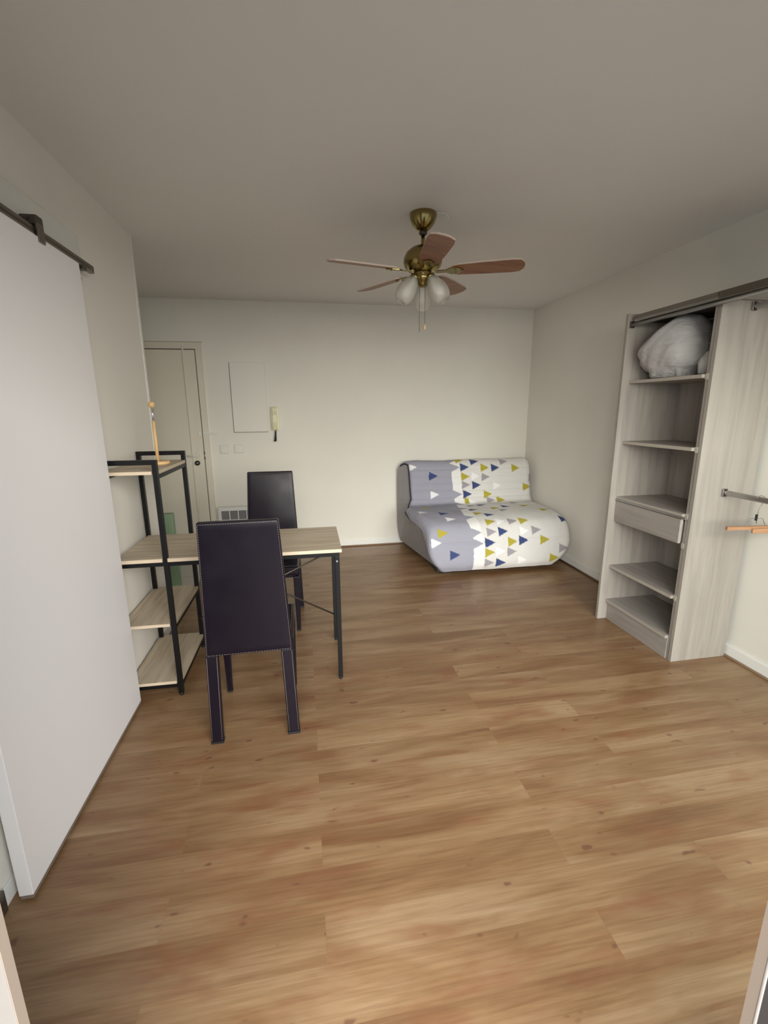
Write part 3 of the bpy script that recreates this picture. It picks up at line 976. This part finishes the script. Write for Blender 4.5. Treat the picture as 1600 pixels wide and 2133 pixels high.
# ------------------------------------------------------------------ bedding on the top wardrobe shelf
def blob(name, centre, rad, power, seed, folds, lab, cat, seg=64, shape=None):
    b = MB()
    ring_n, seg_n = seg // 2, seg
    rows = []
    zmin = centre[2] - rad[2]
    for i in range(ring_n + 1):
        th = math.pi * i / ring_n
        row = []
        for k in range(seg_n if 0 < i < ring_n else 1):
            ph_ = 2 * math.pi * k / seg_n
            d = Vector((math.sin(th) * math.cos(ph_), math.sin(th) * math.sin(ph_), math.cos(th)))
            e = Vector([math.copysign(abs(c) ** power, c) for c in d])
            p = Vector((e.x * rad[0], e.y * rad[1], e.z * rad[2]))
            nn = noise.noise(d * 1.6 + Vector((seed, 0, 0))) * 0.10 + folds * noise.noise(Vector((d.x * 3, d.y * 7 + d.z * 5, seed))) * 0.06
            p *= 1 + nn
            if shape:
                p = shape(p, d)
            row.append(p)
        rows.append(row)
    vr = [[b.bm.verts.new(p) for p in row] for row in rows]
    fs = []
    for a, c in zip(vr, vr[1:]):
        for k in range(seg_n):
            q = list(dict.fromkeys([a[k % len(a)], a[(k + 1) % len(a)], c[(k + 1) % len(c)], c[k % len(c)]]))
            if len(q) >= 3:
                fs.append(b.bm.faces.new(q))
    b._tag(fs, M['duvet'], True)
    zz = min(v.co.z for v in b.bm.verts)
    for v in b.bm.verts:                     # settle flat on the shelf
        if v.co.z < zz + 0.04:
            v.co.z = zz + (v.co.z - zz) * 0.2
    for v in b.bm.verts:                     # pressed against the cupboard's sides, back and top
        v.co.y = max(2.141, min(2.686, v.co.y + centre[1])) - centre[1]
        v.co.x = min(2.446, v.co.x + centre[0]) - centre[0]
    dz = min(v.co.z for v in b.bm.verts)
    for v in b.bm.verts:
        v.co.z = min(v.co.z - dz, 0.348)
    o = b.build(name)
    o.location = (centre[0], centre[1], 1.646)
    return tag(o, lab, cat)
def slump(p, d):
    t = max(0.0, min(1.0, (p.y + 0.05) / 0.26))          # low towards the far panel
    n_ = max(0.0, min(1.0, (-p.y - 0.06) / 0.15))         # and falling off a little at the near end
    h_ = (p.z + 0.165) * (1.08 - 0.55 * t ** 1.1 - 0.34 * n_ ** 1.5)
    fold = math.exp(-((p.y - 0.10 - 0.5 * h_) / 0.022) ** 2) * max(0, 1 - h_ / 0.14)
    return Vector((p.x - 0.035 * t + 0.045 * fold, p.y, h_ - 0.165))
blob('duvet', (2.232, 2.482, 1.80), (0.180, 0.192, 0.165), 0.86, 3.1, 1.1, 'large bundled grey duvet stuffed on the top wardrobe shelf', 'duvet', 80, slump)
blob('pillow', (2.265, 2.202, 1.72), (0.14, 0.056, 0.066), 0.75, 8.4, 0.6, 'small grey cushion bundle on the top shelf beside the duvet, against the wardrobe side', 'pillow', 36)

# ------------------------------------------------------------------ ceiling fan
FX, FY, FZ = 0.690, 2.640, 2.22
fan = thing('ceiling_fan', 'brass ceiling fan with five brown wooden blades and three glass lamps', 'ceiling fan', (FX, FY, H))
zz = FZ - H
MB().lathe([(0, 0), (0.070, 0), (0.073, -0.006), (0.071, -0.022), (0.060, -0.050), (0.040, -0.075), (0.022, -0.088), (0, -0.088)], M['brass'], 40).build('canopy', fan)
MB().lathe([(0, -0.084), (0.022, -0.084), (0.022, -0.100), (0.013, -0.106), (0, -0.106)], M['dark_metal'], 24).build('canopy_collar', fan)
MB().lathe([(0, -0.10), (0.0105, -0.10), (0.0105, -0.185), (0, -0.185)], M['brass'], 18).build('downrod', fan)
MB().lathe([(0, 0.125), (0.030, 0.123), (0.062, 0.112), (0.090, 0.090), (0.104, 0.062), (0.106, 0.040), (0.098, 0.018), (0.078, -0.002), (0.050, -0.010), (0, -0.010)], M['brass'], 44, (0, 0, zz)).build('motor_housing', fan)
MB().lathe([(0, 0), (0.046, 0), (0.052, -0.008), (0.046, -0.018), (0.050, -0.026), (0.046, -0.040), (0.034, -0.052), (0.026, -0.062), (0.024, -0.072), (0.012, -0.076), (0, -0.076)], M['brass'], 36, (0, 0, zz - 0.008)).build('switch_housing', fan)
PITCH = R(12)
for a in (-95, -22, 49, 121, -167):
    A = Matrix.Rotation(R(a), 3, 'Z')
    P = Matrix.Rotation(-PITCH, 3, 'X')
    off = Vector((0, 0, zz - 0.004))
    def xf(p, A=A, P=P, off=off):
        return A @ (P @ Vector((p.x * 0.95, p.y, p.z))) + off
    oc = [(0.165, -0.030), (0.180, -0.044), (0.205, -0.052), (0.35, -0.060), (0.50, -0.064), (0.545, -0.058), (0.566, -0.030), (0.570, 0.0), (0.566, 0.030), (0.545, 0.058), (0.50, 0.064), (0.35, 0.060), (0.205, 0.052), (0.180, 0.044), (0.165, 0.030)]
    b = MB()
    b.prism(oc, -0.004, 0.004, M['blade'], xf, M['blade_edge'])
    bo = b.build('blade', fan)
    ir = MB()
    ir.prism([(0.075, -0.012), (0.135, -0.013), (0.165, -0.034), (0.205, -0.030), (0.225, -0.010), (0.235, 0.0), (0.225, 0.010), (0.205, 0.030), (0.165, 0.034), (0.135, 0.013), (0.075, 0.012)], -0.009, -0.0042, M['brass'], xf)
    for (u, v_) in ((0.19, -0.018), (0.19, 0.018), (0.222, 0)):
        ir.lathe([(0, 0), (0.006, 0), (0.004, 0.004), (0, 0.005)], M['brass'], 10, xf(Vector((u, v_, -0.0088))), A @ (P @ Vector((0, 0, -1))))
    ir.build('blade_iron', bo)
for a in (-165, -45, 75):
    A = Matrix.Rotation(R(a), 3, 'Z')
    ax = A @ Vector((math.sin(R(34)), 0, -math.cos(R(34))))
    st_ = A @ Vector((0.040, 0, 0)) + Vector((0, 0, zz - 0.026))
    lm = MB()
    lm.tube([A @ Vector((0.030, 0, 0)) + Vector((0, 0, zz - 0.018)), st_, st_ + ax * 0.012], [0.012, 0.016, 0.021], M['brass'], 16)
    lm.lathe([(0.021, 0.008), (0.026, 0.012), (0.026, 0.022), (0.022, 0.026)], M['brass'], 20, st_, ax)
    lh = lm.build('lamp_holder', fan)
    out = [(0.020, 0.018), (0.031, 0.034), (0.043, 0.062), (0.052, 0.096), (0.053, 0.124), (0.047, 0.150), (0.036, 0.168), (0.028, 0.176)]
    inn = [(r_ - 0.0025, h_) for r_, h_ in out[::-1]]
    MB().lathe(out + inn, M['frosted'], 32, st_, ax).build('glass_shade', lh)
    MB().lathe([(0.010, 0.02), (0.012, 0.045), (0.022, 0.070), (0.0285, 0.092), (0.030, 0.108), (0.027, 0.124), (0.017, 0.136), (0, 0.140)], M['bulb'], 24, st_, ax).build('bulb', lh)
def beads(x, y, z0, z1):
    b = MB()
    b.tube([(x, y, z0), (x, y, z1)], 0.0012, M['dark_metal'], 6)
    return b
zc = zz - 0.075
beads(-0.018, -0.006, zc + 0.004, 1.90 - H).build('pull_chain', fan)
pc = beads(0.014, -0.006, zc + 0.004, 1.945 - H).build('pull_chain', fan)
MB().lathe([(0, 0), (0.004, -0.003), (0.0055, -0.014), (0.007, -0.024), (0.004, -0.030), (0, -0.031)], M['beech'], 14, (0.014, -0.006, 1.945 - H)).build('chain_knob', pc)
wc = MB()
wc.tube([(0.060, -0.035, -0.004), (0.085, -0.035, -0.006), (0.112, -0.035, -0.004), (0.128, -0.03, -0.014), (0.132, -0.03, -0.03)], 0.003, M['plastic_white'], 8)
wc.build('loose_wire', fan)
